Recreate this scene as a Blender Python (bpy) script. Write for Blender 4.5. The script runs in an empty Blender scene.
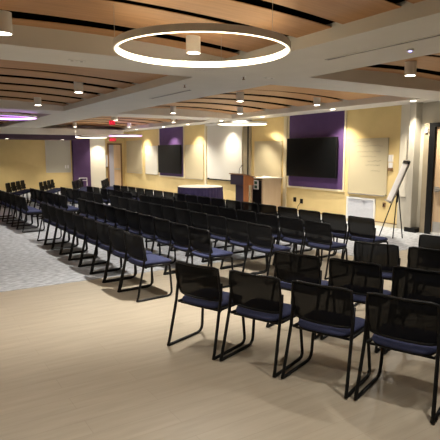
import bpy, bmesh, math, random
from mathutils import Vector, Matrix
random.seed(7)
C = bpy.context.scene.collection
PI = math.pi

# ------------------------------------------------------------------ materials
def mat(name, col, rough=0.6, metal=0.0, spec=0.4, emit=None, estr=0.0):
    m = bpy.data.materials.new(name); m.use_nodes = True
    b = m.node_tree.nodes['Principled BSDF']
    b.inputs['Base Color'].default_value = (*col, 1)
    b.inputs['Roughness'].default_value = rough
    b.inputs['Metallic'].default_value = metal
    b.inputs['Specular IOR Level'].default_value = spec
    if emit:
        b.inputs['Emission Color'].default_value = (*emit, 1)
        b.inputs['Emission Strength'].default_value = estr
    return m

def noisy(name, c1, c2, scale=(1, 1, 1), nscale=5.0, detail=4.0, rough=0.6, bump=0.0, spec=0.4, lo=0.35, hi=0.65):
    """two tones mixed by a stretched noise, in object (metre) coordinates"""
    m = mat(name, c1, rough, spec=spec); nt = m.node_tree; N = nt.nodes; L = nt.links
    b = N['Principled BSDF']
    tc = N.new('ShaderNodeTexCoord'); mp = N.new('ShaderNodeMapping'); mp.inputs['Scale'].default_value = scale
    nz = N.new('ShaderNodeTexNoise'); nz.inputs['Scale'].default_value = nscale; nz.inputs['Detail'].default_value = detail
    cr = N.new('ShaderNodeValToRGB')
    cr.color_ramp.elements[0].position = lo; cr.color_ramp.elements[1].position = hi
    cr.color_ramp.elements[0].color = (*c1, 1); cr.color_ramp.elements[1].color = (*c2, 1)
    L.new(tc.outputs['Object'], mp.inputs['Vector']); L.new(mp.outputs[0], nz.inputs['Vector'])
    L.new(nz.outputs['Fac'], cr.inputs['Fac']); L.new(cr.outputs['Color'], b.inputs['Base Color'])
    if bump:
        bp = N.new('ShaderNodeBump'); bp.inputs['Strength'].default_value = bump; bp.inputs['Distance'].default_value = 0.01
        L.new(nz.outputs['Fac'], bp.inputs['Height']); L.new(bp.outputs[0], b.inputs['Normal'])
    return m

def plank_floor(name):
    m = mat(name, (0.4, 0.35, 0.28), 0.42, spec=0.35); nt = m.node_tree; N = nt.nodes; L = nt.links
    b = N['Principled BSDF']
    tc = N.new('ShaderNodeTexCoord')
    br = N.new('ShaderNodeTexBrick'); br.offset = 0.37
    br.inputs['Color1'].default_value = (0.45, 0.392, 0.305, 1); br.inputs['Color2'].default_value = (0.432, 0.376, 0.292, 1)
    br.inputs['Mortar'].default_value = (0.39, 0.335, 0.26, 1)
    br.inputs['Scale'].default_value = 1.0; br.inputs['Mortar Size'].default_value = 0.0025
    br.inputs['Brick Width'].default_value = 1.5; br.inputs['Row Height'].default_value = 0.19
    mp = N.new('ShaderNodeMapping'); mp.inputs['Scale'].default_value = (0.9, 7, 1)
    nz = N.new('ShaderNodeTexNoise'); nz.inputs['Scale'].default_value = 2.2; nz.inputs['Detail'].default_value = 6
    cr = N.new('ShaderNodeValToRGB'); cr.color_ramp.elements[0].position = .3; cr.color_ramp.elements[1].position = .7
    cr.color_ramp.elements[0].color = (.86, .85, .84, 1); cr.color_ramp.elements[1].color = (1, 1, 1, 1)
    mx = N.new('ShaderNodeMixRGB'); mx.blend_type = 'MULTIPLY'; mx.inputs['Fac'].default_value = 1
    L.new(tc.outputs['Object'], br.inputs['Vector']); L.new(tc.outputs['Object'], mp.inputs['Vector'])
    L.new(mp.outputs[0], nz.inputs['Vector']); L.new(nz.outputs['Fac'], cr.inputs['Fac'])
    L.new(br.outputs['Color'], mx.inputs['Color1']); L.new(cr.outputs['Color'], mx.inputs['Color2'])
    L.new(mx.outputs[0], b.inputs['Base Color'])
    return m

def mesh_fabric(name, see=0.02):
    m = mat(name, (0.0045, 0.0045, 0.005), 0.8, spec=0.15); nt = m.node_tree; N = nt.nodes; L = nt.links
    tr = N.new('ShaderNodeBsdfTransparent'); mix = N.new('ShaderNodeMixShader'); mix.inputs['Fac'].default_value = see
    L.new(N['Principled BSDF'].outputs[0], mix.inputs[1]); L.new(tr.outputs[0], mix.inputs[2])
    L.new(mix.outputs[0], N['Material Output'].inputs['Surface'])
    return m

M = dict(
    floor=plank_floor('beige_vinyl_planks'),
    carpet=noisy('grey_heather_carpet', (0.32, 0.335, 0.365), (0.54, 0.56, 0.60), (3.5, 5.5, 1), 3.0, 10, 0.95, 0.15, 0.1),
    yellow=noisy('yellow_wall_paint', (0.74, 0.575, 0.27), (0.77, 0.60, 0.285), (1, 1, 1), 3, 2, 0.75),
    grey_wall=noisy('warm_grey_paint', (0.52, 0.49, 0.42), (0.55, 0.52, 0.45), (1, 1, 1), 2, 2, 0.8),
    white_wall=noisy('cream_white_paint', (0.72, 0.68, 0.58), (0.75, 0.71, 0.61), (1, 1, 1), 2, 2, 0.8),
    soffit=noisy('warm_white_ceiling_paint', (0.76, 0.74, 0.69), (0.79, 0.77, 0.72), (1, 1, 1), 2, 2, 0.85),
    purple=noisy('purple_wall_paint', (0.088, 0.042, 0.145), (0.098, 0.048, 0.16), (1, 1, 1), 3, 2, 0.7),
    purple_column=noisy('deep_purple_paint', (0.065, 0.028, 0.10), (0.075, 0.033, 0.115), (1, 1, 1), 3, 2, 0.7),
    purple_dark=noisy('dark_purple_paint', (0.075, 0.045, 0.075), (0.085, 0.052, 0.085), (1, 1, 1), 3, 2, 0.8),
    wood=noisy('oak_ceiling_veneer', (0.48, 0.262, 0.118), (0.56, 0.31, 0.145), (0.6, 9, 1), 3, 5, 0.5),
    void=mat('black_plenum', (0.0015, 0.0014, 0.0012), 1.0, spec=0.0),
    black=mat('black_plastic', (0.005, 0.005, 0.0055), 0.5, spec=.25),
    frame_black=mat('black_steel', (0.005, 0.005, 0.0055), 0.45, spec=.25),
    mesh=mesh_fabric('black_back_mesh'),
    seat=noisy('blue_grey_upholstery', (0.034, 0.040, 0.088), (0.046, 0.053, 0.112), (1, 1, 1), 160, 2, 0.9, 0.1, 0.15),
    screen_glass=mat('dark_screen_glass', (0.006, 0.0065, 0.007), 0.3, spec=.12),
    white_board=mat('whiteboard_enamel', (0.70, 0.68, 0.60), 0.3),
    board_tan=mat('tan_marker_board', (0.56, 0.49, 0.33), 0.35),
    proj=mat('projection_fabric', (0.72, 0.70, 0.64), 0.85),
    alu=mat('satin_aluminium', (0.55, 0.53, 0.50), 0.35, 0.8),
    trim=mat('cream_trim', (0.74, 0.66, 0.47), 0.55),
    brown=mat('brown_trim_and_shadow', (0.20, 0.11, 0.05), 0.6),
    white=mat('white_enamel', (0.86, 0.85, 0.82), 0.5),
    grille=noisy('pale_grey_grille', (0.70, 0.72, 0.78), (0.74, 0.76, 0.82), (1, 1, 1), 20, 2, 0.6),
    door=noisy('maple_door_veneer', (0.66, 0.47, 0.29), (0.72, 0.53, 0.34), (6, 6, 0.5), 3, 5, 0.5),
    lectern_wood=noisy('cherry_veneer', (0.36, 0.13, 0.045), (0.44, 0.17, 0.06), (5, 5, 0.6), 3, 5, 0.4),
    lectern_top=noisy('worn_brown_top', (0.30, 0.16, 0.09), (0.36, 0.20, 0.11), (4, 4, 1), 3, 4, 0.35),
    lectern_dark=mat('dark_lectern_front', (0.035, 0.025, 0.045), 0.6),
    cart_wood=noisy('pale_maple_laminate', (0.62, 0.46, 0.30), (0.66, 0.50, 0.33), (4, 4, 0.6), 3, 4, 0.45),
    skirt=noisy('purple_table_skirt', (0.022, 0.014, 0.06), (0.034, 0.022, 0.08), (1, 1, 1), 6, 3, 0.85),
    cloth=mat('cream_table_top', (0.75, 0.70, 0.58), 0.6),
    paper=mat('white_paper', (0.80, 0.79, 0.80), 0.7),
    green=mat('dark_green_print', (0.03, 0.10, 0.07), 0.6),
    ink=mat('faded_marker_ink', (0.33, 0.30, 0.24), 0.6),
    lens=mat('lit_lamp_lens', (0.9, 0.88, 0.8), 0.4, emit=(1, .90, .72), estr=6),
    ring_warm=mat('lit_warm_ring', (0.9, 0.88, 0.8), 0.4, emit=(1, .84, .56), estr=1.5),
    ring_purple=mat('lit_purple_ring', (0.8, 0.7, 0.9), 0.4, emit=(.66, .30, 1), estr=.8),
    red=mat('lit_red_letters', (0.8, 0.05, 0.08), 0.4, emit=(1, .025, .07), estr=.35),
    blue_led=mat('blue_indicator', (0.2, 0.2, 0.9), 0.4, emit=(.25, .25, 1), estr=2),
)

# ------------------------------------------------------------------ geometry helpers
class MB:
    def __init__(s): s.bm = bmesh.new()
    def grid(s, rows, closed=False, cap=False):
        vs = [[s.bm.verts.new(p) for p in r] for r in rows]
        n = len(rows[0])
        for i in range(len(rows) - 1):
            for j in range(n if closed else n - 1):
                k = (j + 1) % n
                s.bm.faces.new((vs[i][j], vs[i][k], vs[i + 1][k], vs[i + 1][j]))
        if cap:
            s.bm.faces.new(list(reversed(vs[0]))); s.bm.faces.new(vs[-1])
        return s
    def box(s, a, b):
        (x0, y0, z0), (x1, y1, z1) = a, b
        lo = [(x0, y0, z0), (x1, y0, z0), (x1, y1, z0), (x0, y1, z0)]
        hi = [(x, y, z1) for x, y, _ in lo]
        return s.grid([lo, hi], True, True)
    def prism(s, lo, hi): return s.grid([lo, hi], True, True)
    def tube(s, pts, r, n=8):
        pts = [Vector(p) for p in pts]; rows = []
        t0 = (pts[1] - pts[0]).normalized()
        up = Vector((0, 0, 1)) if abs(t0.z) < 0.9 else Vector((1, 0, 0))
        nrm = t0.cross(up).normalized()
        for i, p in enumerate(pts):
            if i == 0: t = t0
            elif i == len(pts) - 1: t = (pts[i] - pts[i - 1]).normalized()
            else: t = ((pts[i] - pts[i - 1]).normalized() + (pts[i + 1] - pts[i]).normalized()).normalized()
            nrm = (nrm - t * nrm.dot(t)).normalized(); bi = t.cross(nrm)
            rows.append([p + (nrm * math.cos(2 * PI * k / n) + bi * math.sin(2 * PI * k / n)) * r for k in range(n)])
        return s.grid(rows, True, True)
    def cyl(s, c, r, z0, z1, n=24, r2=None):
        r2 = r if r2 is None else r2
        f = lambda R, z: [(c[0] + R * math.cos(2 * PI * k / n), c[1] + R * math.sin(2 * PI * k / n), z) for k in range(n)]
        return s.grid([f(r, z0), f(r2, z1)], True, True)
    def lathe(s, prof, c=(0, 0, 0), n=48, loop=False):
        rows = [[(c[0] + R * math.cos(2 * PI * k / n), c[1] + R * math.sin(2 * PI * k / n), c[2] + z) for k in range(n)] for R, z in prof]
        if loop: rows.append(rows[0])
        s.grid(rows, True)
        return s
    def build(s, name, m, parent=None, smooth=False, bevel=0.0):
        bmesh.ops.remove_doubles(s.bm, verts=s.bm.verts, dist=1e-6)
        bmesh.ops.recalc_face_normals(s.bm, faces=s.bm.faces)
        me = bpy.data.meshes.new(name); s.bm.to_mesh(me); s.bm.free()
        if smooth:
            for p in me.polygons: p.use_smooth = True
        me.materials.append(m)
        o = bpy.data.objects.new(name, me); C.objects.link(o)
        if parent: o.parent = parent
        if bevel:
            bv = o.modifiers.new('bevel', 'BEVEL'); bv.width = bevel; bv.segments = 2; bv.limit_method = 'ANGLE'
        return o

def box(name, a, b, m, parent=None, bevel=0.0): return MB().box(a, b).build(name, m, parent, bevel=bevel)

def thing(name, label, cat, loc=(0, 0, 0), rz=0.0, group=None):
    o = bpy.data.objects.new(name, None); o.empty_display_size = 0.1; C.objects.link(o)
    o.location = loc; o.rotation_euler = (0, 0, rz)
    o['label'] = label; o['category'] = cat
    if group: o['group'] = group
    return o

def tag(o, label, cat, group=None):
    o['label'] = label; o['category'] = cat
    if group: o['group'] = group
    return o

def struct(o): o['kind'] = 'structure'; return o

def dup(root, loc, rz, label, group=None):
    r = root.copy(); C.objects.link(r); r.location = loc; r.rotation_euler = (0, 0, rz); r['label'] = label
    if group: r['group'] = group
    for ch in list(root.children):
        c = ch.copy(); C.objects.link(c); c.parent = r
        for g in list(ch.children):
            d = g.copy(); C.objects.link(d); d.parent = c
    return r

def spot(name, loc, power, size=110, blend=0.6, rad=0.05, col=(1, .94, .84), parent=None, aim=None):
    l = bpy.data.lights.new(name, 'SPOT'); l.energy = power; l.spot_size = math.radians(size); l.spot_blend = blend
    l.shadow_soft_size = rad; l.color = col
    o = bpy.data.objects.new(name, l); C.objects.link(o); o.location = loc
    if aim: o.rotation_euler = (Vector(aim) - Vector(loc)).to_track_quat('-Z', 'Y').to_euler()
    if parent: o.parent = parent
    return o

ORD = ['first', 'second', 'third', 'fourth', 'fifth', 'sixth', 'seventh', 'eighth', 'ninth', 'tenth', 'eleventh', 'twelfth']

# ------------------------------------------------------------------ room shell
XW, YF, ZB = 10.2, 25.6, 2.98          # stage wall, far wall, underside of ceiling beams
XL, YN = -5.0, -4.0
fl = struct(box('floor', (XL, YN, -0.08), (XW + .2, YF + .2, 0), M['floor']))
cp = MB().box((XL, 7.02, 0.0), (XW, YF, 0.006)).box((6.75, 6.05, 0.0), (XW, 7.02, 0.006)).build('carpet', M['carpet'], fl)
struct(cp)

wr = struct(box('wall_right', (XW, 7.96, 0), (XW + .2, YF + .2, 3.55), M['yellow']))
wg = struct(box('wall_corner', (XW, YN, 0), (XW + .2, 7.96, 3.55), M['grey_wall']))
wb = struct(box('wall_back', (XL, YF, 0), (XW, YF + .2, 3.55), M['yellow']))
struct(box('wall_left', (XL - .2, YN, 0), (XL, YF + .2, 3.55), M['yellow']))
struct(box('wall_front', (XL, YN - .2, 0), (XW + .2, YN, 3.55), M['grey_wall']))
b1 = struct(box('baseboard_right', (XW - .018, 7.96, 0), (XW, YF, .095), M['trim']))
box('top_shadow_strip', (XW - .022, 7.96, .095), (XW, YF, .112), M['brown'], b1)  # shadow line along the baseboard top, painted as a brown strip
struct(box('baseboard_back', (2.0, YF - .018, 0), (8.2, YF, .1), M['trim']))

# grey pilaster between the yellow wall and the door, with black base
pil = struct(box('trim_1', (9.97, 7.40, 0), (XW, 7.56, ZB), M['grey_wall']))
struct(box('baseboard_corner', (9.955, 7.25, 0), (XW, 7.555, .11), M['black']))
struct(box('trim_2', (XW - .03, 7.57, .80), (XW, 7.95, ZB), M['white_wall']))

# ceiling: dark plenum slab, beams, coffers of arched oak panels with dark slots
cl = struct(box('ceiling', (XL - .2, YN - .2, 3.5), (XW + .2, YF + .2, 3.6), M['void']))
for x0, x1 in ((-1.75, -0.30), (3.85, 5.35), (9.35, XW)):
    box('bulkhead', (x0, YN, ZB), (x1, YF, 3.5), M['soffit'], cl)
box('bulkhead', (XL, YN, ZB), (-4.4, YF, 3.5), M['soffit'], cl)
YB = ((-1.4, -0.4), (5.9, 6.85), (14.0, 15.2), (24.5, YF))
for y0, y1 in YB:
    for x0, x1 in ((-4.4, -1.75), (-0.30, 3.85), (5.35, 9.35)):
        box('bulkhead', (x0, y0, ZB), (x1, y1, 3.5), M['soffit'], cl)
APEX, KA = 3.205, 0.0215
def coffer(x0, x1, y0, y1, slots):
    """arched panels along x; each slot is (y, width at its left end, width at its right end)"""
    xc = (x0 + x1) / 2
    zx = lambda x: APEX - KA * (x - xc) ** 2 + .045
    xs = [x0 + (x1 - x0) * k / 32 for k in range(33)]
    MB().grid([[(x, y0, zx(x)), (x, y1, zx(x)), (x, y1, zx(x) + .01), (x, y0, zx(x) + .01)] for x in xs], True, True).build('slot_backing', M['void'], cl)
    for i in range(len(slots) + 1):
        A = (y0, 0, 0) if i == 0 else slots[i - 1]; B = (y1, 0, 0) if i == len(slots) else slots[i]
        mb = MB(); rows = []
        for k in range(33):
            t = k / 32; x = x0 + (x1 - x0) * t; z = APEX - KA * (x - xc) ** 2
            a = A[0] + (A[1] + (A[2] - A[1]) * t) / 2; b = B[0] - (B[1] + (B[2] - B[1]) * t) / 2
            rows.append([(x, a, z), (x, b, z), (x, b, z + .008), (x, a, z + .008)])
        mb.grid(rows, True, True).build('wood_panel', M['wood'], cl, False)
near = [(.7, .12, .12), (1.5, .2, .12), (2.25, .12, .12), (3.0, .12, .12), (3.84, .28, .15), (4.53, .10, .14), (5.50, .36, .17)]
mid = [(8.95, .02, .2), (9.82, .30, .30), (10.88, .32, .30), (12.05, .34, .32), (13.35, .34, .34)]
far = [(16.4, .3, .3), (17.6, .34, .34), (18.9, .36, .36), (20.2, .4, .4), (21.6, .4, .4), (23.0, .4, .4)]
for x0, x1 in ((-4.4, -1.75), (-.30, 3.85), (5.35, 9.35)):
    coffer(x0, x1, -0.4, 5.9, near); coffer(x0, x1, 6.85, 14.0, mid); coffer(x0, x1, 15.2, 24.5, far)

# purple bulkhead and column before the far wall
struct(box('trim_3', (0.5, 23.9, 2.50), (7.35, YF, 2.70), M['purple_dark']))
box('bulkhead', (-.3, 23.6, 2.70), (9.35, YF, ZB + .01), M['soffit'], cl)
struct(box('trim_4', (7.35, 25.35, 0), (8.22, YF, ZB), M['purple_column']))
struct(box('trim_5', (8.24, 25.45, 0), (9.06, YF, ZB), M['white_wall']))

# ------------------------------------------------------------------ stage wall fittings
def wall_panel(y0, y1, label):
    t = thing('wall_panel', label, 'wall panel', (XW, (y0 + y1) / 2, .84))
    w = (y1 - y0) / 2
    box('painted_face', (-.02, -w, 0), (0, w, 2.14), M['purple'], t)
    for s in (-1, 1): box('edge_trim', (-.03, s * w - .03, 0), (0, s * w + .03, 2.14), M['trim'], t)
    box('ledge', (-.05, -w - .03, -.05), (0, w + .03, 0), M['trim'], t)
wall_panel(9.74, 12.08, 'purple wall panel behind the nearer television, beside the marker board with writing')
wall_panel(18.92, 21.3, 'purple wall panel behind the farther television, above the skirted table')

def tv(y0, y1, z0, z1, label):
    t = thing('television', label, 'television', (XW - .02, (y0 + y1) / 2, z0)); w = (y1 - y0) / 2; h = z1 - z0
    box('casing', (-.12, -w, 0), (-.055, w, h), M['black'], t, .008)
    box('screen', (-.124, -w + .025, .03), (-.119, w - .025, h - .025), M['screen_glass'], t)
    box('wall_mount', (-.06, -.35, h * .25), (0, .35, h * .75), M['frame_black'], t)
tv(9.93, 12.02, 1.15, 2.29, 'large black wall television nearest the flip chart easel')
tv(19.0, 21.2, .97, 2.22, 'black wall television farther away, behind the purple skirted table')

def board(y0, y1, z0, z1, label, m, cat='whiteboard', name='whiteboard'):
    t = thing(name, label, cat, (XW, (y0 + y1) / 2, z0)); w = (y1 - y0) / 2; h = z1 - z0
    box('surface', (-.022, -w + .02, .02), (-.008, w - .02, h - .02), m, t)
    f = MB()
    f.box((-.028, -w, 0), (0, -w + .025, h)); f.box((-.028, w - .025, 0), (0, w, h))
    f.box((-.028, -w, h - .025), (0, w, h)); f.box((-.028, -w, 0), (0, w, .025))
    f.build('frame', m, t)
    box('pen_tray', (-.07, -w + .05, -.015), (0, w - .05, .01), M['alu'], t)
    return t
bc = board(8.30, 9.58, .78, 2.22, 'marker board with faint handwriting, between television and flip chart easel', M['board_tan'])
for i, (u0, u1, z) in enumerate([(-.05, .48, 1.36), (-.50, .42, 1.25), (-.45, .35, 1.10), (-.3, .25, .98), (-.45, .0, .86), (-.42, .05, .76), (-.42, -.12, .62)]):
    mb = MB(); x = u1; pts = []
    while x > u0:
        pts.append((-.024, x, z + random.uniform(-.018, .018))); x -= random.uniform(.015, .03)
    mb.tube(pts, .0035, 4).build('handwriting', M['ink'], bc)
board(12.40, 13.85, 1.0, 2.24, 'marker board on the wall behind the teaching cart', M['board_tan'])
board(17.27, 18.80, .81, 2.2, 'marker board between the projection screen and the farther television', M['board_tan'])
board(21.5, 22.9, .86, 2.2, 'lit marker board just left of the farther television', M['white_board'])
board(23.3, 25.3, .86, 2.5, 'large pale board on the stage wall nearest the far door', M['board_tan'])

t = thing('projection_screen', 'tall white projection screen on the wall between lectern and skirted table', 'projection screen', (XW - .002, 15.72, .83))
box('sheet', (-.06, -1.18, .04), (-.045, 1.18, 2.12), M['proj'], t)
box('case', (-.12, -1.22, 2.06), (0, 1.22, 2.14), M['white'], t)
box('bottom_bar', (-.075, -1.2, 0), (-.03, 1.2, .045), M['black'], t)
box('label_tag', (-.078, 1.02, .03), (-.07, 1.14, .07), M['black'], t)
box('edge_trim', (-.03, 1.20, 0), (0, 1.26, 2.06), M['trim'], t)
t = tag(box('wall_strip', (XW - .06, 14.05, .2), (XW, 14.48, ZB), noisy('grey_brown_strip', (.30, .25, .17), (.34, .28, .19), rough=.7)), 'grey brown vertical wall strip right of the projection screen', 'wall strip')
box('dark_groove', (XW - .064, 14.14, .2), (XW - .058, 14.22, ZB), M['black'], t)
tag(box('wall_batten', (XW - .04, 12.16, .1), (XW, 12.30, ZB), M['trim']), 'cream vertical batten between teaching cart and nearer television', 'wall batten')
tag(box('wall_batten', (XW - .04, 17.02, .1), (XW, 17.16, ZB), M['trim']), 'cream vertical batten left of the projection screen', 'wall batten')

t = thing('wall_vent', 'white framed air return grille low on the wall under the marker board', 'vent', (XW, 9.12, .08))
f = MB(); w = .49; h = .6
f.box((-.03, -w, 0), (0, -w + .05, h)); f.box((-.03, w - .05, 0), (0, w, h)); f.box((-.03, -w + .05, 0), (0, w - .05, .05)); f.box((-.03, -w + .05, h - .05), (0, w - .05, h))
f.build('frame', M['white'], t)
f = MB()
for k in range(16): f.prism([(-.02, -w + .05, .055 + k * .031), (-.02, w - .05, .055 + k * .031), (-.004, w - .05, .075 + k * .031), (-.004, -w + .05, .075 + k * .031)], [(-.02, -w + .05, .062 + k * .031), (-.02, w - .05, .062 + k * .031), (-.004, w - .05, .082 + k * .031), (-.004, -w + .05, .082 + k * .031)])
f.build('grille', M['grille'], t)
box('backing', (-.004, -w + .05, .05), (-.001, w - .05, h - .05), M['grille'], t)

def outlet(y, z, label):
    t = thing('wall_outlet', label, 'outlet', (XW, y, z))
    box('plate', (-.012, -.06, -.07), (0, .06, .07), M['black'], t)
    for s in (-1, 1): box('socket', (-.02, -.03, s * .03 - .018), (-.01, .03, s * .03 + .018), M['frame_black'], t)
outlet(11.76, .43, 'black wall outlet left of the pair below the nearer television')
o = outlet(11.45, .40, 'black wall outlet right of the pair below the nearer television')
c = MB().tube([(XW - .03, 11.45, .38), (XW - .06, 11.47, .32), (XW - .05, 11.56, .24), (XW - .04, 11.60, .12)], .008, 6).build('power_cord', M['black'])
tag(c, 'short dark cord hanging from the outlet below the nearer television', 'cord')
t = thing('wall_control', 'white wall control box on yellow wall beside the marker board', 'wall control', (XW, 8.20, 1.54))
box('upper_box', (-.05, -.06, .09), (0, .06, .26), M['white'], t, .006); box('lower_box', (-.045, -.055, -.06), (0, .055, .075), M['white'], t, .006); box('dark_base', (-.05, -.05, -.13), (0, .05, -.06), M['brown'], t)
t = thing('switch_box', 'small dark switch box low on yellow wall behind the easel', 'switch', (XW, 8.36, .55))
box('plate', (-.02, -.04, -.06), (0, .04, .06), M['brown'], t); box('rocker', (-.028, -.015, -.025), (-.018, .015, .025), M['black'], t)

# door on the right with black frame
d = thing('door_1', '', 'door', (XW, 6.39, 0)); del d['label']; del d['category']; struct(d)
W, H = .56, 2.42
f = MB(); f.box((-.14, W, 0), (0, W + .14, H + .09)); f.box((-.14, -W - .14, 0), (0, -W, H + .09)); f.box((-.14, -W, H), (0, W, H + .09))
f.build('door_frame', M['black'], d)
f = MB(); f.box((-.10, W + .14, 0), (0, W + .30, H + .09)); f.build('door_casing', noisy('brown_grey_casing', (.33, .28, .20), (.37, .31, .22), rough=.6), d)
box('door_leaf', (-.09, -W + .005, .012), (-.04, W - .005, H - .006), M['door'], d)
pb = box('push_bar', (-.165, -W + .06, 1.0), (-.11, W - .06, 1.07), M['alu'], d, .008)
box('bar_bracket', (-.12, W - .14, .97), (-.09, W - .05, 1.10), M['alu'], pb); box('bar_bracket', (-.12, -W + .05, .97), (-.09, -W + .14, 1.10), M['alu'], pb)
box('kick_plate', (-.094, -W + .03, .05), (-.088, W - .03, .30), M['alu'], d)
box('bottom_sweep', (-.11, -W + .005, .012), (-.088, W - .005, .055), M['white'], d)
t = thing('alarm_strobe', 'small white alarm device beside the top of the door frame', 'alarm', (XW - .10, 7.18, 2.34))
box('body', (-.035, -.035, -.045), (0, .035, .045), M['grille'], t, .006); box('lens', (-.045, -.015, -.02), (-.033, .015, .02), M['alu'], t)

# far wall fittings
d = thing('door_2', '', 'door', (9.63, YF, 0)); del d['label']; del d['category']; struct(d)
f = MB(); f.box((-.42, -.06, 0), (-.34, 0, 2.38)); f.box((.30, -.06, 0), (.38, 0, 2.38)); f.box((-.34, -.06, 2.3), (.30, 0, 2.38)); f.build('door_frame', M['brown'], d)
box('door_leaf', (-.08, -.045, .01), (.30, -.005, 2.3), M['door'], d)
box('side_light', (-.34, -.04, .01), (-.08, -.01, 2.3), mat('bluish_glass', (.42, .42, .52), .3), d)
box('push_bar', (-.06, -.09, 1.0), (.26, -.045, 1.06), M['alu'], d)
t = thing('notice', 'white notice hung beside the far door', 'notice', (9.17, YF - .01, 1.15)); box('sheet', (-.10, -.012, 0), (.10, 0, .62), M['paper'], t); box('tray', (-.11, -.06, -.03), (.11, 0, .0), M['black'], t)
t = thing('whiteboard', 'pale whiteboard alone on the far yellow wall, left of the purple column', 'whiteboard', (6.66, YF, .9))
box('surface', (-.58, -.022, .03), (.58, -.01, 1.56), mat('pale_grey_board', (.50, .48, .40), .4), t)
f = MB(); f.box((-.61, -.03, 0), (.61, 0, .03)); f.box((-.61, -.03, 1.56), (.61, 0, 1.59)); f.box((-.61, -.03, .03), (-.58, 0, 1.56)); f.box((.58, -.03, .03), (.61, 0, 1.56)); f.build('frame', M['alu'], t)
box('note', (.32, -.026, .2), (.38, -.02, .36), M['paper'], t); box('note', (.44, -.026, .2), (.50, -.02, .36), M['paper'], t)

def exit_sign(x, y, z, rz, w, h, label, hang):
    t = thing('exit_sign', label, 'exit sign', (x, y, z), rz)
    box('housing', (-w / 2, -.02, -h / 2), (w / 2, .02, h / 2), mat('dark_red_sign_housing', (.35, .03, .06), .5), t)
    if hang: box('stem', (-.015, -.015, h / 2), (.015, .015, hang), M['white'], t)
    cu = bpy.data.curves.new('exit_text', 'FONT'); cu.body = 'EXIT'; cu.size = h * 1.15; cu.align_x = 'CENTER'; cu.align_y = 'CENTER'; cu.extrude = .004
    tmp = bpy.data.objects.new('exit_text', cu); C.objects.link(tmp); bpy.context.view_layer.update()
    k = w * .92 / max(tmp.dimensions.x, .01)
    me = bpy.data.meshes.new_from_object(tmp.evaluated_get(bpy.context.evaluated_depsgraph_get())); bpy.data.objects.remove(tmp)
    me.materials.clear(); me.materials.append(M['red'])
    o = bpy.data.objects.new('letters', me); C.objects.link(o); o.parent = t; o.location = (0, -.026, 0); o.rotation_euler = (PI / 2, 0, 0); o.scale = (k, 1, 1)
exit_sign(9.52, YF - .03, 2.56, 0, .36, .16, 'red lit EXIT sign on the far wall above the wooden door', 0)
exit_sign(5.92, 15.9, 2.83, math.radians(-20), .20, .15, 'red lit EXIT sign hanging under the far coffer, above the other one', .35)

t = thing('sign_stand', 'white tubular frame stand in front of the purple column', 'stand', (7.45, 24.2, 0), math.radians(-15))
MB().tube([(-.18, 0, .02), (-.18, 0, .66), (.18, 0, .66), (.18, 0, .02)], .02).build('upright_frame', M['white'], t)
MB().tube([(-.18, 0, .54), (.18, 0, .54)], .012).build('crossbar', M['white'], t)
f = MB()
for s in (-1, 1): f.tube([(s * .18, -.2, .02), (s * .18, .2, .02)], .02)
f.build('foot', M['white'], t)

# ------------------------------------------------------------------ lights
M['ring_body'] = mat('matt_white_ring_body', (.94, .93, .90), .7)
def ring(name_label, c, D, m, group, h=.062):
    t = thing('ring_light', name_label, 'ring light', c); R = D / 2
    MB().lathe([(R - .012, h / 2), (R, h / 2), (R, -h / 2), (R - .030, -h / 2), (R - .030, -h / 2 + .006), (R - .012, -h / 2 + .006)], n=96, loop=True).build('housing', M['ring_body'], t, True).modifiers.new('e', 'EDGE_SPLIT')
    MB().lathe([(R - .0125, h / 2 - .004), (R - .024, h / 2 - .004), (R - .034, -h / 2 + .004), (R - .030, -h / 2 - .004), (R - .02, -h / 2 - .004)], n=96).build('diffuser', m, t, True)
    f = None
    for k in range(3):
        a = math.radians(-75 + 120 * k)
        MB().tube([(R * .985 * math.cos(a), R * .985 * math.sin(a), h / 2), (R * .985 * math.cos(a), R * .985 * math.sin(a), 3.2 - c[2])], .002, 5).build('suspension_wire', M['alu'], t)
ring('large warm ring light hanging over the near wooden ceiling panel', (2.60, 4.42, 2.85), 1.735, M['ring_warm'], 'ring lights')
M['ring_dim'] = mat('lit_dim_warm_ring', (0.9, 0.88, 0.8), 0.4, emit=(1, .84, .56), estr=.55)
ring('warm ring light seen edge-on before the projection screen and lectern', (9.05, 12.98, 2.765), 1.56, M['ring_dim'], 'ring lights')
ring('purple ring light seen edge-on beside the red exit sign', (8.5, 21.2, 2.64), 1.46, M['ring_purple'], 'ring lights')
ring('warm ring light seen edge-on above the far white wall', (7.25, 22.1, 2.56), 1.36, M['ring_dim'], 'ring lights')
ring('purple ring light cut off by the left edge of the photo', (2.55, 15.35, 2.86), 1.74, M['ring_purple'], 'ring lights')

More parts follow.
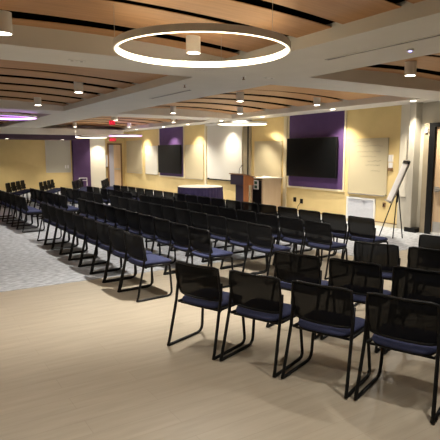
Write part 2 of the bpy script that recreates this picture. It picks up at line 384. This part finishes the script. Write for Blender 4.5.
proto_light = None
def downlight(x, y, label, power=55):
    global proto_light
    xc = 1.775 if x < 4 else 7.35
    zt = APEX - KA * (x - xc) ** 2
    if proto_light is None:
        t = thing('ceiling_light', label, 'ceiling light', (x, y, 2.99), 0, 'cylinder ceiling lights')
        MB().lathe([(.0, .20), (.085, .20), (.085, 0), (.072, 0), (.072, .02), (0, .02)], n=32).build('housing', M['white'], t)
        MB().cyl((0, 0), .071, .004, .012).build('lens', M['lens'], t)
        proto_light = t
    else:
        dup(proto_light, (x, y, 2.99), 0, label)
    if power: spot('downlight_lamp', (x, y, 2.985), power, 130, .7, .04)
near_x = (0.94, 2.98, 6.57, 8.6)
names = {(2.98, 5.28): 'white cylinder ceiling light seen through the large ring light',
         (0.94, 5.45): 'white cylinder ceiling light at the left edge of the photo, left of the large ring',
         (6.57, 5.01): 'white cylinder ceiling light in the near right coffer above the door side',
         (2.91, 12.84): 'farther of two white cylinder lights in the left middle wooden coffer',
         (2.98, 9.76): 'nearer of two white cylinder lights in the left middle wooden coffer',
         (6.78, 13.22): 'white cylinder ceiling light left of the beam edge, above the marker board by projection screen',
         (6.53, 9.45): 'upper white cylinder ceiling light above the projection screen',
         (8.50, 12.3): 'lower white cylinder ceiling light above the warm ring before the projection screen',
         (8.62, 9.2): 'white cylinder ceiling light above the nearer television'}
for (x, y), lb in names.items(): downlight(x, y, lb, {(2.98, 5.28): 125, (0.94, 5.45): 30, (8.50, 12.3): 8}.get((x, y), 60))
for x, y, lb in [(6.52, 22.1, 'small cylinder ceiling light in the far coffer, above the white wall panel and purple column'), (6.48, 17.1, 'small cylinder ceiling light in the far coffer, just right of the hanging EXIT sign'),
                 (8.72, 17.0, 'small cylinder ceiling light in the far coffer, above the farther television'), (8.6, 21.0, 'small cylinder ceiling light over the purple ring beside the far door')]:
    downlight(x, y, lb)
for x, y, pw in [(0.94, 1.6, 28), (2.98, 1.6, 28), (6.57, 1.6, 55), (-3, 5, 60), (-3, 10, 60), (-3, 16, 60)]:  # unseen cylinder lamps added to even the floor light and lift the ambient
    downlight(x, y, 'unseen white cylinder ceiling light overhead, added for fill light', pw)

proto_wash = None
def washer(x, y, z, label, power, aim=None, size=100, col=(1, .90, .72), blend=.85):
    global proto_wash
    if proto_wash is None:
        t = thing('recessed_light', label, 'recessed light', (x, y, z), 0, 'recessed wall washing lights')
        MB().lathe([(.06, -.004), (.085, -.004), (.088, 0.0), (.06, 0)], n=32, loop=True).build('trim_ring', M['white'], t)
        MB().cyl((0, 0), .06, -.003, 0.001).build('lens', M['lens'], t)
        proto_wash = t
    else: dup(proto_wash, (x, y, z), 0, label)
    spot('wall_wash_lamp', (x, y, z - .01), power, size, blend, .03, col, aim=aim or (x, y, 0))
for y, lb in [(7.22, 'recessed ceiling light washing the white strip by the door'), (9.71, 'recessed ceiling light washing the marker board with writing'),
              (12.74, 'recessed ceiling light washing the wall behind the teaching cart'), (15.14, 'recessed ceiling light washing the projection screen'),
              (17.6, 'recessed ceiling light washing the board left of the projection screen'), (19.75, 'recessed ceiling light above the farther television'),
              (22.7, 'recessed ceiling light washing the board left of the farther television')]:
    washer(9.62 if y < 8 else 9.66, y, ZB, lb, 64 if y < 8 else (58 if 14 < y < 16 else 72), size=110, blend=.8)
washer(8.65, 25.0, 2.70, 'recessed ceiling light washing the far white wall panel', 60)
washer(4.1, 24.3, 2.50, 'recessed light under the purple bulkhead, nearest the left edge', 35)
washer(6.55, 24.3, 2.50, 'recessed light under the purple bulkhead, above the far whiteboard', 35)

# slot diffusers and small ceiling fittings
for y0, y1, lb in ((1.2, 4.7, 'thin black slot diffuser in the ceiling beam nearest the camera'), (8.2, 9.9, 'thin black slot diffuser in the ceiling beam between the middle coffers')):
    t = thing('slot_diffuser', lb, 'vent', (4.55, (y0 + y1) / 2, ZB)); l = (y1 - y0) / 2
    box('slot', (-.022, -l, -.004), (.022, l, .002), M['black'], t)
    for s in (-1, 1): box('rail', (s * .03 - .008, -l, -.008), (s * .03 + .008, l, .002), M['alu'], t)
def sprinkler(x, y, lb):
    t = thing('sprinkler', lb, 'sprinkler', (x, y, ZB), 0, 'ceiling sprinklers')
    MB().cyl((0, 0), .035, -.01, 0, 16).build('escutcheon', M['white'], t); MB().cyl((0, 0), .01, -.045, -.008, 10).build('stem', M['brown'], t); MB().cyl((0, 0), .022, -.052, -.045, 12).build('deflector', M['brown'], t)
sprinkler(4.45, 6.35, 'small ceiling sprinkler on the cross beam right of the large ring light')
sprinkler(4.12, 7.6, 'small ceiling sprinkler on the beam beyond the large ring light')
def detector(x, y, lb):
    t = thing('ceiling_sensor', lb, 'sensor', (x, y, ZB), 0, 'flat ceiling sensors')
    box('plate', (-.10, -.035, -.008), (.10, .035, 0), M['white'], t)
    for k in (-1, 0, 1): MB().cyl((k * .06, 0), .018, -.014, -.008, 12).build('bead', M['alu'] if k else M['white'], t)
detector(1.95, 6.42, 'small flat sensor strip on the cross beam left of the large ring')
detector(4.85, 6.25, 'small flat sensor strip on the cross beam right of the large ring')
t = thing('motion_sensor', 'small round sensor with blue indicator on the right ceiling beam', 'sensor', (4.55 + .35, 3.75, ZB))
MB().cyl((0, 0), .04, -.02, 0, 20).build('dome', M['white'], t, True); MB().cyl((0, 0), .018, -.024, -.018, 12).build('indicator', M['blue_led'], t)

# ------------------------------------------------------------------ chairs
def make_chair(label):
    t = thing('stacking_chair', label, 'chair', (0, 0, 0))
    # seat cushion: rounded slab
    def loop(sx, sy, z, n=40):
        out = []
        for k in range(n):
            a = 2 * PI * k / n; c_, s_ = math.cos(a), math.sin(a); e = 2 / 5.0
            x = abs(c_) ** e * math.copysign(1, c_); y = abs(s_) ** e * math.copysign(1, s_)
            xx = .292 + x * sx; yy = y * sy * (1.0 + .05 * x)
            out.append((xx, yy, z - .02 * max(0, (xx - .41) / .11) ** 2 - .012 * max(0, (.16 - xx) / .1)))
        return out
    MB().grid([loop(.215, .225, .438), loop(.228, .238, .446), loop(.232, .242, .458), loop(.226, .236, .472), loop(.205, .215, .480), loop(.12, .13, .479), loop(.03, .03, .478)], True, True).build('seat', M['seat'], t, True)
    MB().grid([loop(.19, .20, .415), loop(.215, .228, .422), loop(.224, .235, .438)], True, True).build('seat_shell', M['black'], t, True)
    def P(u, v):
        w = .243 + .013 * math.sin(min(1, v * 1.15) * PI * .5) - .010 * max(0, v - .6) / .4
        r = abs(u) ** 8
        x = .086 - .046 * v - .014 * math.sin(v * PI) + .038 * u * u * (1 - .3 * v)
        z = .50 + .317 * v - .014 * r * max(0, (v - .6) / .4) + .012 * r * max(0, (.35 - v) / .35) - .006 * (1 - u * u) * v
        return (x, u * w, z)
    nu, nv = 12, 10
    MB().grid([[P(-1 + 2 * i / nu, j / nv) for i in range(nu + 1)] for j in range(nv + 1)]).build('back_mesh', M['mesh'], t, True)
    per = [P(-1 + 2 * i / nu, 0) for i in range(nu)] + [P(1, j / nv) for j in range(nv)] + [P(1 - 2 * i / nu, 1) for i in range(nu)] + [P(-1, 1 - j / nv) for j in range(nv)]
    per += [per[0], per[1]]
    MB().tube(per, .0115, 7).build('back_frame', M['black'], t, True)
    for s in (-1, 1):
        pts = [(.106, s * .256, .67), (.090, s * .259, .55), (.072, s * .258, .44), (-.018, s * .271, .06), (-.036, s * .2725, .018), (-.02, s * .2725, .0145),
               (.40, s * .270, .0145), (.440, s * .269, .024), (.462, s * .267, .05), (.466, s * .264, .08), (.458, s * .240, .39), (.445, s * .238, .410), (.42, s * .236, .416), (.09, s * .243, .425)]
        MB().tube(pts, .0142, 8).build('sled_leg', M['frame_black'], t, True)
    MB().tube([(.12, -.24, .408), (.12, .24, .408)], .011, 8).build('crossbar', M['frame_black'], t, True)
    return t

first = None; count = 0
def chair(x, y, a, label, group):
    """x, y: floor point midway between the two rear feet"""
    global first, count; count += 1
    if first is None:
        first = make_chair(label); first.location = (x, y, ZF(y)); first.rotation_euler = (0, 0, a); first['group'] = group
    else: dup(first, (x, y, ZF(y)), a, label, group)
def ZF(y): return .006 if y > 6.7 else 0.0

rowname = ['back row', 'second row from back', 'middle row', 'fourth row from back', 'front row']
# block angled toward the lectern at right
for r, (cx, cy, n) in enumerate([(2.13, 4.13, 5), (3.24, 4.03, 5), (4.40, 4.00, 5), (5.46, 3.90, 4)]):
    a = math.radians(20.5); dx, dy = .38 * .612, -.925 * .612
    for k in range(n):
        px, py = cx + dx * k, cy + dy * k
        ox = px - (.06 * math.cos(a) - .245 * math.sin(a)); oy = py - (.06 * math.sin(a) + .245 * math.cos(a))
        rn = ['back row', 'second row', 'third row', 'front row'][r]
        chair(ox, oy, a, f'black mesh chair, blue seat, {ORD[k]} from aisle end, {rn}, right angled block', 'chairs of the angled block at right')
# middle blocks facing the stage wall
for r, X in enumerate((2.36, 3.30, 4.22, 5.12, 6.10)):
    a = math.radians(4)
    y0 = (5.88, 5.85, 5.70, 5.46, 5.50)[r]
    for k in range((9, 10, 11, 11, 12)[r]):
        chair(X - .022 * k * (r > 2), y0 + .58 * k, a + random.uniform(-.01, .01), f'black mesh chair, blue seat, {ORD[k]} from near end, {rowname[r]}, near middle block', 'chairs of the near middle block')
for r, X in enumerate((2.30, 3.22, 4.12, 4.94, 5.86)):
    a = math.radians(2)
    for k in range(6):
        y = (12.52 if r == 4 else 12.42) + .58 * k
        chair(X - .018 * k, y, a + random.uniform(-.01, .01), f'black mesh chair, blue seat, {ORD[k]} from near end, {rowname[r]}, far middle block', 'chairs of the far middle block')
# far block angled the other way
for r, (cx, cy) in enumerate([(2.95, 18.25), (4.05, 18.25), (5.21, 18.27), (6.25, 18.1)]):
    a = math.radians(-25); dx, dy = .44 * .6, .9 * .6
    for k in range(4):
        px, py = cx + dx * k, cy + dy * k
        ox = px - (.06 * math.cos(a) + .245 * math.sin(a)); oy = py - (.06 * math.sin(a) - .245 * math.cos(a))
        rn = ['back row', 'second row', 'third row', 'front row'][r]
        chair(ox, oy, a, f'black mesh chair, {ORD[k]} from aisle end, {rn}, far left angled block', 'chairs of the far angled block')

# ------------------------------------------------------------------ table, lectern, cart, easel
t = thing('banquet_table', 'round table with cream top and purple pleated skirt below the stage wall', 'table', (8.33, 14.35, .006))
MB().lathe([(0, .735), (.725, .735), (.735, .742), (.735, .755), (.725, .762), (0, .762)], n=64).build('tabletop', M['cloth'], t, False)
rows = []
for z in (.02, .25, .5, .72, .745):
    row = []
    for k in range(240):
        a = 2 * PI * k / 240; amp = .016 * (1 - .75 * z / .745)
        R = .742 + .03 * (1 - z / .745) + amp * math.sin(a * 40 + .6 * math.sin(a * 7))
        row.append((R * math.cos(a), R * math.sin(a), z))
    rows.append(row)
MB().grid(rows, True).build('skirt', M['skirt'], t, True)
for k in range(4):
    a = PI / 4 + k * PI / 2
    MB().tube([(.5 * math.cos(a), .5 * math.sin(a), 0), (.5 * math.cos(a), .5 * math.sin(a), .735)], .018, 8).build('leg', M['frame_black'], t)

t = thing('lectern', 'wooden lectern with dark front and gooseneck microphone', 'lectern', (8.62, 12.28, .006))
# local: -x faces the audience, -y side turned to the camera
box('base', (.02, .06, 0), (.44, .62, .08), M['lectern_dark'], t, .01)
box('column', (.10, .14, .08), (.30, .54, .88), M['lectern_wood'], t)
box('column_front', (.085, .14, .08), (.10, .54, .88), M['lectern_dark'], t)
MB().prism([(0, 0, .88), (.38, 0, .88), (.38, .68, .88), (0, .68, .88)], [(0, 0, 1.19), (.38, 0, 1.115), (.38, .68, 1.115), (0, .68, 1.19)]).build('desk_box', M['lectern_wood'], t)
box('front_panel', (-.012, -.0, .885), (0, .68, 1.18), M['lectern_dark'], t)
MB().prism([(-.04, -.05, 1.20), (.44, -.05, 1.105), (.44, .73, 1.105), (-.04, .73, 1.20)], [(-.04, -.05, 1.23), (.44, -.05, 1.135), (.44, .73, 1.135), (-.04, .73, 1.23)]).build('slanted_top', M['lectern_top'], t)
mic = MB().tube([(.08, .34, 1.20), (.08, .34, 1.30), (.10, .34, 1.38), (.15, .34, 1.44)], .007, 6).build('gooseneck', M['black'], t, True)
MB().tube([(.15, .34, 1.44), (.20, .34, 1.47)], .014, 8).build('microphone_head', M['black'], mic, True)

t = thing('teaching_cart', 'pale wood equipment cart with black front beside the lectern', 'cart', (9.30, 12.20, .006))
box('side_panel', (.02, 0, .03), (.70, .025, 1.06), M['cart_wood'], t); box('side_panel', (.02, .595, .03), (.70, .62, 1.06), M['cart_wood'], t)
box('back_panel', (.67, .025, .03), (.70, .595, 1.06), M['cart_wood'], t)
box('front_frame', (0, 0, .03), (.02, .07, 1.06), M['cart_wood'], t); box('front_frame', (0, .55, .03), (.02, .62, 1.06), M['cart_wood'], t)
box('rack_door', (.005, .07, .06), (.02, .55, 1.0), M['screen_glass'], t)
box('top', (-.04, -.04, 1.06), (.78, .66, 1.09), M['cloth'], t, .005)
for x in (.08, .62):
    for y in (.08, .54): MB().cyl((x, y), .03, 0, .03, 12).build('caster', M['black'], t)
s = thing('sign', 'white sign with dark green print on the black cart front', 'sign', (9.305, 12.55, .86))
box('plate', (-.022, -.12, -.13), (-.001, .12, .15), M['paper'], s); box('print', (-.025, -.07, .03), (-.021, .07, .12), M['green'], s); box('print', (-.025, -.07, -.10), (-.021, .07, -.01), M['green'], s)
tag(MB().grid([[(9.52 + .01 * j + .10 * i, 12.40 + .11 * j - .02 * i, 1.105 + .012 * ((i + j) % 2) + .01 * j) for j in range(3)] for i in range(3)]).build('paper', M['paper']), 'crumpled white paper lying on top of the teaching cart', 'paper')
bpy.data.objects['paper'].modifiers.new('s', 'SOLIDIFY').thickness = .004

# flip chart easel
e = thing('easel', 'black tripod flip chart easel standing by the stage wall', 'easel', (9.02, 7.16, .006))
nx, ny = -.74, .672                    # horizontal direction the pad faces
R_ = Vector((-ny, nx, 0)) * -1        # along the pad's width
N_ = Vector((nx, ny, 0))
lean = math.radians(21); upv = Vector((-N_.x * math.sin(lean), -N_.y * math.sin(lean), math.cos(lean)))
fwd = Vector((N_.x * math.cos(lean), N_.y * math.cos(lean), math.sin(lean)))
b0 = Vector((-.10, .02, .80))
def slab(w0, w1, h0, h1, d0, d1):
    lo = [b0 + R_ * w0 + upv * h0 + fwd * d0, b0 + R_ * w1 + upv * h0 + fwd * d0, b0 + R_ * w1 + upv * h1 + fwd * d0, b0 + R_ * w0 + upv * h1 + fwd * d0]
    return MB().prism(lo, [p + fwd * (d1 - d0) for p in lo])
slab(-.31, .31, -.02, .92, -.02, 0).build('backboard', M['alu'], e)
slab(-.32, .32, .86, .93, 0, .02).build('clamp_bar', M['black'], e)
slab(-.31, .31, -.03, .0, 0, .05).build('ledge', M['alu'], e)
apex = b0 + upv * .36 - fwd * .04
for px, py in ((-.14, .22), (-.16, -.16), (.03, -.26)):
    MB().tube([apex, Vector((px, py, .005))], .012, 8).build('leg', M['black'], e)
MB().tube([apex - Vector((0, 0, .35)), apex, b0 + upv * .45 - fwd * .03, b0 + upv * .86 - fwd * .03], .014, 8).build('mast', M['black'], e)
MB().tube([b0 + upv * .12 - R_ * .30 - fwd * .02, apex - Vector((0, 0, .12)), b0 + upv * .12 + R_ * .30 - fwd * .02], .011, 8).build('support_arm', M['black'], e)
pad = slab(-.30, .30, .01, .86, 0.001, .015).build('paper_pad', M['paper']); pad.location = e.location
tag(pad, 'white paper pad clipped to the flip chart easel', 'paper pad')

# ------------------------------------------------------------------ camera, world, view
cam = bpy.data.cameras.new('camera'); cam.sensor_width = 36; cam.lens = 500 / 440 * 36; cam.clip_start = .05
co = bpy.data.objects.new('camera', cam); C.objects.link(co)
co.location = (0, 0, 1.82)
yaw, pitch = math.radians(32.395), math.radians(7.52)
F = Vector((math.sin(yaw) * math.cos(pitch), math.cos(yaw) * math.cos(pitch), -math.sin(pitch)))
co.rotation_euler = F.to_track_quat('-Z', 'Y').to_euler()
S = bpy.context.scene; S.camera = co
w = bpy.data.worlds.new('world'); S.world = w; w.use_nodes = True
w.node_tree.nodes['Background'].inputs[0].default_value = (.5, .45, .4, 1); w.node_tree.nodes['Background'].inputs[1].default_value = .02
S.view_settings.view_transform = 'Standard'; S.view_settings.look = 'None'; S.view_settings.gamma = 1
S.view_settings.use_curve_mapping = False; S.view_settings.exposure = 2.35
